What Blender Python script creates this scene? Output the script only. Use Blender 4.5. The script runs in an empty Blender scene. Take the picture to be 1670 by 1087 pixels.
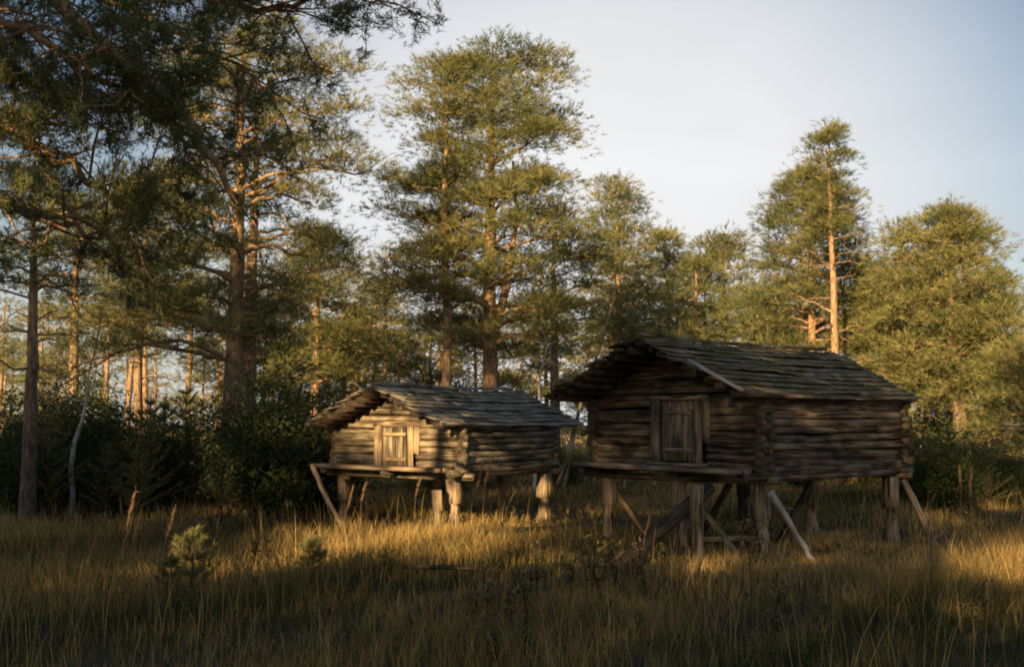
import bpy, math, random
import numpy as np
from mathutils import Vector

# ------------------------------------------------------------------ camera, sky, sun, exposure
C = bpy.context.scene.collection
SC = bpy.context.scene
EYE = 1.6
F = 1763.0                      # focal length in photograph pixels
PITCH = math.atan(146.5 / F)
cd = bpy.data.cameras.new('camera'); cam = bpy.data.objects.new('camera', cd); C.objects.link(cam)
cam.location = (0, 0, EYE); cam.rotation_euler = (math.pi / 2 + PITCH, 0, 0)
cd.sensor_width = 36; cd.lens = 36 * F / 1670.0; cd.clip_end = 2000; cd.clip_start = 0.05
SC.camera = cam
SUN_EL, SUN_AZ = math.radians(15.0), math.radians(203)   # azimuth clockwise from +Y
sdir = Vector((math.sin(SUN_AZ) * math.cos(SUN_EL), math.cos(SUN_AZ) * math.cos(SUN_EL), math.sin(SUN_EL)))
w = bpy.data.worlds.new("World"); SC.world = w; w.use_nodes = True
nt = w.node_tree; bg = nt.nodes['Background']
sky = nt.nodes.new('ShaderNodeTexSky'); sky.sky_type = 'NISHITA'; sky.sun_disc = False
sky.sun_elevation = SUN_EL; sky.sun_rotation = SUN_AZ
sky.air_density = 1.0; sky.dust_density = 1.4; sky.ozone_density = 1.2
# thin white evening haze low in the sky, brightest ahead of the clearing
geo = nt.nodes.new('ShaderNodeTexCoord')
dot = nt.nodes.new('ShaderNodeVectorMath'); dot.operation = 'DOT_PRODUCT'
gd = Vector((0.07, 1.0, 0.12)).normalized(); dot.inputs[1].default_value = gd
nt.links.new(geo.outputs['Generated'], dot.inputs[0])
mr = nt.nodes.new('ShaderNodeMapRange'); mr.interpolation_type = 'SMOOTHSTEP'
mr.inputs['From Min'].default_value = 0.87; mr.inputs['From Max'].default_value = 1.0
mr.inputs['To Min'].default_value = 0.0; mr.inputs['To Max'].default_value = 1.0
nt.links.new(dot.outputs['Value'], mr.inputs['Value'])
skymix = nt.nodes.new('ShaderNodeMix'); skymix.data_type = 'RGBA'; skymix.inputs['B'].default_value = (8.5, 8.5, 8.6, 1)
sz = nt.nodes.new('ShaderNodeSeparateXYZ'); nt.links.new(geo.outputs['Generated'], sz.inputs[0])
hb = nt.nodes.new('ShaderNodeMapRange'); hb.inputs[1].default_value = 0.0; hb.inputs[2].default_value = .34; hb.inputs[3].default_value = .62; hb.inputs[4].default_value = 0.0; nt.links.new(sz.outputs[2], hb.inputs[0])
mxx = nt.nodes.new('ShaderNodeMath'); mxx.operation = 'MAXIMUM'; nt.links.new(mr.outputs['Result'], mxx.inputs[0]); nt.links.new(hb.outputs[0], mxx.inputs[1])
nt.links.new(mxx.outputs[0], skymix.inputs['Factor'])
nt.links.new(sky.outputs[0], skymix.inputs['A'])
# faint torn veils of high cloud
cn = nt.nodes.new('ShaderNodeTexNoise'); cn.inputs['Scale'].default_value = 2.4; cn.inputs['Detail'].default_value = 6; cn.inputs['Distortion'].default_value = .6
cm = nt.nodes.new('ShaderNodeMapping'); cm.inputs['Scale'].default_value = (1, 1, 3.2); nt.links.new(geo.outputs['Generated'], cm.inputs[0]); nt.links.new(cm.outputs[0], cn.inputs['Vector'])
cr = nt.nodes.new('ShaderNodeMapRange'); cr.inputs[1].default_value = .35; cr.inputs[2].default_value = .75; cr.inputs[3].default_value = .94; cr.inputs[4].default_value = 1.07; nt.links.new(cn.outputs[0], cr.inputs[0])
cs = nt.nodes.new('ShaderNodeVectorMath'); cs.operation = 'SCALE'; nt.links.new(skymix.outputs['Result'], cs.inputs[0]); nt.links.new(cr.outputs[0], cs.inputs['Scale'])
nt.links.new(cs.outputs[0], bg.inputs[0])
bg.inputs[1].default_value = 0.05
ld = bpy.data.lights.new('sun', 'SUN'); sun = bpy.data.objects.new('sun', ld); C.objects.link(sun)
ld.energy = 5.0; ld.angle = math.radians(0.5); ld.color = (1.0, 0.69, 0.34)
sun.rotation_euler = sdir.to_track_quat('Z', 'Y').to_euler(); sun.location = (-20, -30, 30)
SC.view_settings.view_transform = 'Standard'; SC.view_settings.look = 'None'
SC.view_settings.exposure = 1.05; SC.view_settings.gamma = 1.0
SC.cycles.filter_width = 1.9
SC.cycles.max_bounces = 5; SC.cycles.diffuse_bounces = 2; SC.cycles.transparent_max_bounces = 4
SC.cycles.use_denoising = True; SC.cycles.denoiser = 'OPENIMAGEDENOISE'

# ------------------------------------------------------------------ helpers
def at(px, py, d):
    """photograph pixel at distance d (along +Y) -> world point"""
    x = (px - 835) / F; y = -(py - 543.5) / F
    v = Vector((x, math.cos(PITCH) - y * math.sin(PITCH), math.sin(PITCH) + y * math.cos(PITCH)))
    k = d / v.y
    return Vector((v.x * k, d, EYE + v.z * k))
def gh(x, y):
    """height of the ground"""
    x = np.asarray(x, float); y = np.asarray(y, float)
    return (0.05 * np.sin(x * .55 + 1.1) * np.cos(y * .43) + 0.035 * np.sin(x * 1.7 + y * .9) + 0.02 * np.sin(x * 3.9 - y * 2.7)
            + 0.35 * np.clip((y - 30) / 60, 0, 1))
def g(x, y): return float(gh(x, y))

def np_mesh(name, V, Fa, mat, parent=None, attrs=None, smooth=False):
    """V (n,3), Fa (m,k) with constant k"""
    V = np.ascontiguousarray(V, np.float32); Fa = np.ascontiguousarray(Fa, np.int32)
    me = bpy.data.meshes.new(name)
    k = Fa.shape[1]; m = Fa.shape[0]
    me.vertices.add(len(V)); me.vertices.foreach_set('co', V.ravel())
    me.loops.add(m * k); me.loops.foreach_set('vertex_index', Fa.ravel())
    me.polygons.add(m); me.polygons.foreach_set('loop_start', np.arange(0, m * k, k, dtype=np.int32))
    if smooth: me.polygons.foreach_set('use_smooth', np.ones(m, bool))
    for an, (typ, data) in (attrs or {}).items():
        a = me.attributes.new(an, typ, 'POINT')
        a.data.foreach_set('value' if typ == 'FLOAT' else 'vector', np.ascontiguousarray(data, np.float32).ravel())
    me.update(calc_edges=True)
    if mat: me.materials.append(mat)
    o = bpy.data.objects.new(name, me); C.objects.link(o)
    if parent: o.parent = parent
    return o

class Geo:
    """collects quads of logs, planks, limbs for ONE mesh"""
    def __init__(s): s.V = []; s.F = []; s.W = []; s.n = 0
    def add(s, V, Fa, W):
        s.V.append(V); s.F.append(Fa + s.n); s.W.append(W); s.n += len(V)
    def tube(s, P, R, k=8, wob=0.0, rng=None, cap=True, flat=1.0):
        P = np.asarray(P, float); R = np.asarray(R, float) * np.ones(len(P)); n = len(P)
        T = np.gradient(P, axis=0); T /= np.linalg.norm(T, axis=1)[:, None] + 1e-9
        ref = np.array([0, 0, 1.0]) if abs(T[:, 2]).mean() < .8 else np.array([1.0, 0, 0])
        U = np.cross(T, ref); U /= np.linalg.norm(U, axis=1)[:, None] + 1e-9
        B = np.cross(T, U)
        th = np.linspace(0, 2 * np.pi, k, endpoint=False)
        rr = R[:, None] * np.ones(k)
        off = 0.0
        if rng is not None:
            rr = rr * (1 + wob * rng.standard_normal((n, k)) * .5 + wob * rng.standard_normal((1, k)) * .6); off = rng.random() * 80
        V = P[:, None] + (U[:, None] * np.cos(th)[None, :, None] + B[:, None] * np.sin(th)[None, :, None] * flat) * rr[..., None]
        L = np.concatenate([[0], np.cumsum(np.linalg.norm(np.diff(P, axis=0), axis=1))])
        W = np.stack([np.cos(th)[None] * rr + off, np.sin(th)[None] * rr + off * .37, L[:, None] * np.ones(k) + off], -1)
        V = V.reshape(-1, 3); W = W.reshape(-1, 3)
        i = np.arange(n - 1)[:, None] * k + np.arange(k)[None]
        j = np.arange(n - 1)[:, None] * k + (np.arange(k)[None] + 1) % k
        Fa = np.stack([i, j, j + k, i + k], -1).reshape(-1, 4)
        if cap:
            nv = len(V); V = np.vstack([V, P[0], P[-1]]); W = np.vstack([W, [[off, off, 0]], [[off, off, L[-1]]]])
            c = []
            for q in range(0, k, 2):
                c.append([nv, (q + 2) % k, (q + 1) % k, q]); b = (n - 1) * k
                c.append([nv + 1, b + q, b + (q + 1) % k, b + (q + 2) % k])
            Fa = np.vstack([Fa, c])
        s.add(V, Fa, W)
    def board(s, p0, p1, wdir, width, thick, rng, seg=4, bend=0.0, taper=0.0):
        """a plank from p0 to p1; wdir = direction of its width"""
        p0 = np.asarray(p0, float); p1 = np.asarray(p1, float); T = p1 - p0; Ln = np.linalg.norm(T); T = T / Ln
        wd = np.asarray(wdir, float); wd = wd - T * wd.dot(T); wd /= np.linalg.norm(wd); nd = np.cross(T, wd)
        off = rng.random() * 90; V = []; W = []
        for i in range(seg + 1):
            t = i / seg; c = p0 + T * Ln * t + nd * bend * math.sin(t * math.pi)
            hw = width / 2 * (1 + .06 * rng.standard_normal()) * (1 - taper * t); ht = thick / 2
            e = rng.standard_normal() * .012
            for a, b in ((-1, -1), (1, -1), (1, 1), (-1, 1)):
                ext = T * (e * a if i in (0, seg) else 0)
                V.append(c + wd * hw * a + nd * ht * b + ext); W.append([a * hw + off, b * ht + off * .3, t * Ln + off])
        Fa = []
        for i in range(seg):
            b = i * 4
            for q in range(4): Fa.append([b + q, b + (q + 1) % 4, b + 4 + (q + 1) % 4, b + 4 + q])
        Fa.append([3, 2, 1, 0]); b = seg * 4; Fa.append([b, b + 1, b + 2, b + 3])
        s.add(np.array(V), np.array(Fa), np.array(W))
    def build(s, name, mat, parent=None, smooth=True):
        return np_mesh(name, np.vstack(s.V), np.vstack(s.F), mat, parent, {'wc': ('FLOAT_VECTOR', np.vstack(s.W))}, smooth)

def tag(o, label=None, cat=None, group=None, kind=None):
    for k, v in (('label', label), ('category', cat), ('group', group), ('kind', kind)):
        if v: o[k] = v
    return o
def empty(name, loc, rz=0):
    o = bpy.data.objects.new(name, None); C.objects.link(o); o.location = loc; o.rotation_euler = (0, 0, rz); o.empty_display_size = .3
    return o
def copy_tree(o, parent=None):
    c = o.copy(); C.objects.link(c); c.parent = parent
    for ch in list(o.children): copy_tree(ch, c)
    return c

# ------------------------------------------------------------------ materials
def new_mat(name):
    m = bpy.data.materials.new(name); m.use_nodes = True
    return m, m.node_tree, m.node_tree.nodes, m.node_tree.links
def ramp(N, stops):
    r = N.new('ShaderNodeValToRGB'); e = r.color_ramp.elements
    while len(e) < len(stops): e.new(.5)
    for i, (p, c) in enumerate(stops): e[i].position = p; e[i].color = (*c, 1)
    return r
def wood(name, dark, mid, light, rough=.85, moss=0.0, mosscol=(.06, .07, .03), sz=1.0):
    m, t, N, L = new_mat(name); b = N['Principled BSDF']; b.inputs['Roughness'].default_value = rough
    b.inputs['Specular IOR Level'].default_value = .25
    a = N.new('ShaderNodeAttribute'); a.attribute_name = 'wc'
    mp = N.new('ShaderNodeMapping'); mp.inputs['Scale'].default_value = (1, 1, .07); L.new(a.outputs['Vector'], mp.inputs[0])
    n1 = N.new('ShaderNodeTexNoise'); n1.inputs['Scale'].default_value = 38 * sz; n1.inputs['Detail'].default_value = 5; L.new(mp.outputs[0], n1.inputs['Vector'])
    n2 = N.new('ShaderNodeTexNoise'); n2.inputs['Scale'].default_value = 2.2; n2.inputs['Detail'].default_value = 3; L.new(a.outputs['Vector'], n2.inputs['Vector'])
    ad = N.new('ShaderNodeMath'); ad.operation = 'ADD'; L.new(n1.outputs[0], ad.inputs[0]); L.new(n2.outputs[0], ad.inputs[1])
    mu = N.new('ShaderNodeMath'); mu.operation = 'MULTIPLY'; mu.inputs[1].default_value = .5; L.new(ad.outputs[0], mu.inputs[0])
    r = ramp(N, [(.38, dark), (.5, mid), (.62, light)]); L.new(mu.outputs[0], r.inputs[0])
    col = r.outputs[0]
    mp4 = N.new('ShaderNodeMapping'); mp4.inputs['Scale'].default_value = (1, 1, .05); L.new(a.outputs['Vector'], mp4.inputs[0])
    n4 = N.new('ShaderNodeTexNoise'); n4.inputs['Scale'].default_value = 22 * sz; n4.inputs['Detail'].default_value = 2; L.new(mp4.outputs[0], n4.inputs['Vector'])
    r4 = ramp(N, [(.60, (1, 1, 1)), (.65, (.16, .14, .12))]); L.new(n4.outputs[0], r4.inputs[0])
    m4 = N.new('ShaderNodeMix'); m4.data_type = 'RGBA'; m4.blend_type = 'MULTIPLY'; m4.inputs['Factor'].default_value = 1; L.new(col, m4.inputs['A']); L.new(r4.outputs[0], m4.inputs['B']); col = m4.outputs['Result']
    if moss:
        n3 = N.new('ShaderNodeTexNoise'); n3.inputs['Scale'].default_value = 7; n3.inputs['Detail'].default_value = 6
        g3 = N.new('ShaderNodeTexCoord'); L.new(g3.outputs['Object'], n3.inputs['Vector'])
        r3 = ramp(N, [(.62 - moss * .3, (0, 0, 0)), (.72 - moss * .3, (1, 1, 1))]); L.new(n3.outputs[0], r3.inputs[0])
        mx = N.new('ShaderNodeMix'); mx.data_type = 'RGBA'; mx.inputs['B'].default_value = (*mosscol, 1)
        L.new(r3.outputs[0], mx.inputs['Factor']); L.new(col, mx.inputs['A']); col = mx.outputs['Result']
    L.new(col, b.inputs['Base Color'])
    bp = N.new('ShaderNodeBump'); bp.inputs['Strength'].default_value = .7; bp.inputs['Distance'].default_value = .012
    L.new(n1.outputs[0], bp.inputs['Height']); L.new(bp.outputs[0], b.inputs['Normal'])
    return m
def foliage(name, cols, trans=.25, rough=.6):
    m, t, N, L = new_mat(name); b = N['Principled BSDF']; b.inputs['Roughness'].default_value = rough; b.inputs['Specular IOR Level'].default_value = .3
    a = N.new('ShaderNodeAttribute'); a.attribute_name = 'rnd'
    oi = N.new('ShaderNodeObjectInfo')
    ad = N.new('ShaderNodeMath'); ad.operation = 'MULTIPLY_ADD'; ad.inputs[1].default_value = .12
    L.new(oi.outputs['Random'], ad.inputs[0]); L.new(a.outputs['Fac'], ad.inputs[2])
    r = ramp(N, [(i / (len(cols) - 1), c) for i, c in enumerate(cols)]); L.new(ad.outputs[0], r.inputs[0])
    L.new(r.outputs[0], b.inputs['Base Color'])
    tr = N.new('ShaderNodeBsdfTranslucent'); L.new(r.outputs[0], tr.inputs[0])
    mx = N.new('ShaderNodeMixShader'); mx.inputs[0].default_value = trans
    L.new(b.outputs[0], mx.inputs[1]); L.new(tr.outputs[0], mx.inputs[2]); L.new(mx.outputs[0], N['Material Output'].inputs[0])
    return m
def pine_bark():
    """grey-brown plates low on the stem, flaking orange bark higher up"""
    m, t, N, L = new_mat('pine_bark'); b = N['Principled BSDF']; b.inputs['Roughness'].default_value = .9
    tc = N.new('ShaderNodeTexCoord'); sp = N.new('ShaderNodeSeparateXYZ'); L.new(tc.outputs['Object'], sp.inputs[0])
    n = N.new('ShaderNodeTexNoise'); n.inputs['Scale'].default_value = 3; n.inputs['Detail'].default_value = 4; L.new(tc.outputs['Object'], n.inputs['Vector'])
    mu = N.new('ShaderNodeMath'); mu.operation = 'MULTIPLY_ADD'; mu.inputs[1].default_value = 2.5; L.new(n.outputs[0], mu.inputs[0]); L.new(sp.outputs[2], mu.inputs[2])
    mr = N.new('ShaderNodeMapRange'); mr.inputs[1].default_value = 2.2; mr.inputs[2].default_value = 5.0; L.new(mu.outputs[0], mr.inputs[0])
    mp = N.new('ShaderNodeMapping'); mp.inputs['Scale'].default_value = (14, 14, 4); L.new(tc.outputs['Object'], mp.inputs[0])
    v = N.new('ShaderNodeTexNoise'); v.inputs['Detail'].default_value = 5; L.new(mp.outputs[0], v.inputs['Vector']); v.inputs['Scale'].default_value = 1.6
    lo = ramp(N, [(.35, (.05, .036, .026)), (.65, (.20, .145, .105))]); L.new(v.outputs[0], lo.inputs[0])
    hi = ramp(N, [(.35, (.20, .11, .055)), (.65, (.48, .32, .18))]); L.new(v.outputs[0], hi.inputs[0])
    mx = N.new('ShaderNodeMix'); mx.data_type = 'RGBA'; L.new(mr.outputs[0], mx.inputs['Factor']); L.new(lo.outputs[0], mx.inputs['A']); L.new(hi.outputs[0], mx.inputs['B'])
    L.new(mx.outputs['Result'], b.inputs['Base Color'])
    bp = N.new('ShaderNodeBump'); bp.inputs['Strength'].default_value = .8; bp.inputs['Distance'].default_value = .03
    L.new(v.outputs[0], bp.inputs['Height']); L.new(bp.outputs[0], b.inputs['Normal'])
    return m
M = {}
M['bark'] = pine_bark()
M['needles'] = foliage('needles', [(.048, .072, .027), (.115, .140, .048), (.24, .24, .086), (.42, .37, .15)], .36)
M['leaf'] = foliage('shrub_leaf', [(.022, .042, .012), (.050, .078, .022), (.105, .125, .035)], .3)
M['yleaf'] = foliage('yellowing_leaf', [(.10, .10, .03), (.20, .17, .06), (.32, .25, .10)], .35)
M['grass'] = foliage('grass', [(.040, .060, .018), (.105, .115, .036), (.38, .265, .085), (.66, .46, .19)], .42, .7)
M['seed'] = foliage('seed_head', [(.26, .15, .08), (.40, .26, .14)], .3, .8)
M['wood_a'] = wood('weathered_logs', (.018, .013, .009), (.105, .080, .053), (.25, .20, .14))
M['wood_b'] = wood('tan_logs', (.03, .024, .016), (.18, .145, .095), (.38, .31, .22))
M['plank_a'] = wood('grey_planks', (.06, .05, .038), (.20, .165, .12), (.36, .30, .22))
M['plank_b'] = wood('pale_planks', (.14, .10, .06), (.40, .30, .18), (.60, .48, .31))
M['post'] = wood('post_wood', (.08, .055, .035), (.30, .22, .14), (.50, .39, .26))
M['roof_a'] = wood('roof_shakes', (.045, .035, .025), (.19, .155, .11), (.38, .33, .26), moss=.45, mosscol=(.13, .125, .06))
M['roof_a'].node_tree.nodes['Principled BSDF'].inputs['Specular IOR Level'].default_value = .08
M['roof_b'] = wood('pale_roof_shakes', (.08, .07, .055), (.26, .23, .18), (.46, .41, .33), moss=.25, mosscol=(.11, .10, .05))
M['dead'] = wood('silver_dead_wood', (.12, .115, .11), (.30, .29, .27), (.50, .48, .45))
M['darklog'] = wood('dark_old_log', (.02, .015, .011), (.06, .045, .032), (.13, .10, .07))
M['birch'] = wood('birch_bark', (.10, .09, .08), (.50, .47, .42), (.66, .63, .57), sz=.3)

# ------------------------------------------------------------------ ground
def ground():
    xs = np.concatenate([np.linspace(-400, -30, 24), np.linspace(-28, 28, 150), np.linspace(30, 400, 24)])
    ys = np.concatenate([np.linspace(-300, -22, 16), np.linspace(-20, 60, 200), np.linspace(64, 900, 40)])
    X, Y = np.meshgrid(xs, ys); Z = gh(X, Y)
    V = np.stack([X, Y, Z], -1).reshape(-1, 3); nx = len(xs)
    i = (np.arange(len(ys) - 1)[:, None] * nx + np.arange(nx - 1)[None]).ravel()
    Fa = np.stack([i, i + 1, i + nx + 1, i + nx], -1)
    m, t, N, L = new_mat('forest_floor'); b = N['Principled BSDF']; b.inputs['Roughness'].default_value = .95
    tc = N.new('ShaderNodeTexCoord')
    n = N.new('ShaderNodeTexNoise'); n.inputs['Scale'].default_value = .9; n.inputs['Detail'].default_value = 9; n.inputs['Roughness'].default_value = .65; L.new(tc.outputs['Object'], n.inputs['Vector'])
    r = ramp(N, [(.35, (.018, .020, .009)), (.5, (.045, .042, .018)), (.66, (.11, .085, .038))]); L.new(n.outputs[0], r.inputs[0]); L.new(r.outputs[0], b.inputs['Base Color'])
    n2 = N.new('ShaderNodeTexNoise'); n2.inputs['Scale'].default_value = 12; n2.inputs['Detail'].default_value = 8; L.new(tc.outputs['Object'], n2.inputs['Vector'])
    bp = N.new('ShaderNodeBump'); bp.inputs['Distance'].default_value = .08; L.new(n2.outputs[0], bp.inputs['Height']); L.new(bp.outputs[0], b.inputs['Normal'])
    tag(np_mesh('ground', V, Fa, m, smooth=True), kind='structure')
ground()

# ------------------------------------------------------------------ grass (nobody could count it)
def blades(P, H, Wd, lean, rnd, rng, seg=3):
    """P (n,3) roots; returns V,F,rnd of curved tapering blades"""
    n = len(P); az = rng.random(n) * 2 * np.pi; fa = rng.random(n) * 2 * np.pi
    dirx = np.cos(az) * lean; diry = np.sin(az) * lean
    wx = np.cos(fa) * Wd / 2; wy = np.sin(fa) * Wd / 2
    V = np.zeros((n, 2 * seg + 1, 3)); R = np.repeat(rnd[:, None], 2 * seg + 1, 1)
    for k in range(seg + 1):
        t = k / seg; c = P + np.stack([dirx * H * t ** 2, diry * H * t ** 2, H * (t - .25 * lean * t * t)], -1)
        if k < seg:
            q = (1 - t) ** .6
            V[:, 2 * k] = c + np.stack([-wx * q, -wy * q, 0 * wx], -1); V[:, 2 * k + 1] = c + np.stack([wx * q, wy * q, 0 * wx], -1)
        else: V[:, 2 * seg] = c
    T = []
    for k in range(seg - 1):
        a = 2 * k; T += [[a, a + 1, a + 3], [a, a + 3, a + 2]]
    a = 2 * (seg - 1); T += [[a, a + 1, a + 2]]
    Fa = (np.arange(n)[:, None, None] * (2 * seg + 1) + np.array(T)[None]).reshape(-1, 3)
    return V.reshape(-1, 3), Fa, R.ravel()
def patch(x, y, s, ph):
    return .5 + .25 * (np.sin(x * s + ph) * np.cos(y * s * .9 + ph * 1.7) + np.sin(x * s * 2.3 - y * s * 1.6 + ph * .6) )
def grass():
    rng = np.random.default_rng(5)
    Vs, Fs, Rs = [], [], []; n0 = 0
    #          dmin dmax  n     height  width
    for (d0, d1, n, h, wd) in ((5.6, 10, 62000, .42, .0065), (10, 16, 85000, .44, .009), (16, 26, 80000, .42, .014), (26, 60, 60000, .42, .03), (60, 110, 20000, .5, .07)):
        d = np.sqrt(rng.random(n) * (d1 ** 2 - d0 ** 2) + d0 ** 2)
        x = (rng.random(n) * 2 - 1) * (d * .53 + 1.0)
        # clumping
        cx = np.round(x / .23 + .3 * np.sin(d * 9)) * .23; keep = rng.random(n) < .75
        x = np.where(keep, cx + rng.standard_normal(n) * .05, x)
        y = d + rng.standard_normal(n) * .05
        tall = np.clip(patch(x, y, .85, .7) * .6 + patch(x, y, 3.1, 1.9) * .5, 0, 1); dry = patch(x, y, .45, 2.2) * .6 + patch(x, y, 2.3, 4.1) * .4
        sunlit_stand = np.exp(-((x + 1.0) / 1.5) ** 2 - ((y - 13.9) / 1.9) ** 2) + .8 * np.exp(-((x - 4.6) / 1.6) ** 2 - ((y - 11) / 1.8) ** 2)   # two stands of taller dry grass, coloured paler to brighten the sunlit patches
        tall = np.clip(tall + .45 * sunlit_stand, 0, 1.25); dry = dry + .42 * sunlit_stand
        keep = rng.random(n) < (.35 + .65 * tall); x, y, tall, dry = x[keep], y[keep], tall[keep], dry[keep]; m = len(x)
        P = np.stack([x, y, gh(x, y) - .02], -1)
        hh = h * (.22 + .72 * tall ** 1.3) * (.45 + .75 * rng.random(m))
        hh = hh * np.where(np.hypot(x - 3.2, y - 14.6) < 3.3, .5, 1.0) * np.where(np.hypot(x + 1, y - 17.6) < 2.6, .65, 1.0)
        # nearest grass greener, its colour also darkened to deepen the foreground shade
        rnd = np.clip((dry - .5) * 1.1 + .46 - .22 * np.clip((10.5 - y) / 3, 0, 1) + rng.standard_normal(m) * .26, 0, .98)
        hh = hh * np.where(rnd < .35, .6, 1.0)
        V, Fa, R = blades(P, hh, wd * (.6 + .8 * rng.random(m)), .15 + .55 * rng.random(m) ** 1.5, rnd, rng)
        Vs.append(V); Fs.append(Fa + n0); Rs.append(R); n0 += len(V)
    # scattered long pale stalks
    m = 2600; d = 6 + 14 * rng.random(m) ** 1.3; x = (rng.random(m) * 2 - 1) * d * .52; ok = rng.random(m) < patch(x, d, 1.3, 3.3); x, d = x[ok], d[ok]; m = len(x)
    V, Fa, R = blades(np.stack([x, d, gh(x, d) - .02], -1), .35 + .4 * rng.random(m), np.full(m, .0045) * (.6 + d / 12), .08 + .3 * rng.random(m), np.clip(.75 + .2 * rng.standard_normal(m), .3, 1), rng, 4)
    Vs.append(V); Fs.append(Fa + n0); Rs.append(R); n0 += len(V)
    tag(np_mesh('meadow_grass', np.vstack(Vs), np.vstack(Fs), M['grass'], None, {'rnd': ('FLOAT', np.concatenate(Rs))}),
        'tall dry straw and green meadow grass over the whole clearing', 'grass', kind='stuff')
grass()

# ------------------------------------------------------------------ pines
def needles(P, D, rng, L=.11, wd=.013, k=7, spread=.6):
    """star-shaped needle tufts at P with axis D"""
    n = len(P)
    P = np.repeat(P, k, 0); D = np.repeat(D, k, 0); N = n * k
    r = rng.standard_normal((N, 3)); d = D + r * spread; d /= np.linalg.norm(d, axis=1)[:, None]
    base = P + D * (rng.random((N, 1)) - .5) * L * 1.2
    s = np.cross(d, rng.standard_normal((N, 3))); s /= np.linalg.norm(s, axis=1)[:, None]
    ln = L * (.7 + .6 * rng.random((N, 1)))
    V = np.stack([base - s * wd / 2, base + s * wd / 2, base + d * ln + s * wd * .25], 1).reshape(-1, 3)
    Fa = np.arange(N * 3).reshape(-1, 3)
    return V, Fa
def path(p0, d0, p1, n, rng, wig=.05):
    """curved limb from p0 leaving in direction d0 and ending at p1"""
    p0 = np.asarray(p0); p1 = np.asarray(p1); L = np.linalg.norm(p1 - p0)
    t = np.linspace(0, 1, n)[:, None]; c = p0 + np.asarray(d0) * L * .5
    P = (1 - t) ** 2 * p0 + 2 * t * (1 - t) * c + t ** 2 * p1
    w_ = rng.standard_normal((n, 3)) * wig * L / n; w_[0] = 0; w_ = np.cumsum(w_, 0); w_ -= w_[-1] * t
    return P + w_
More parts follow.
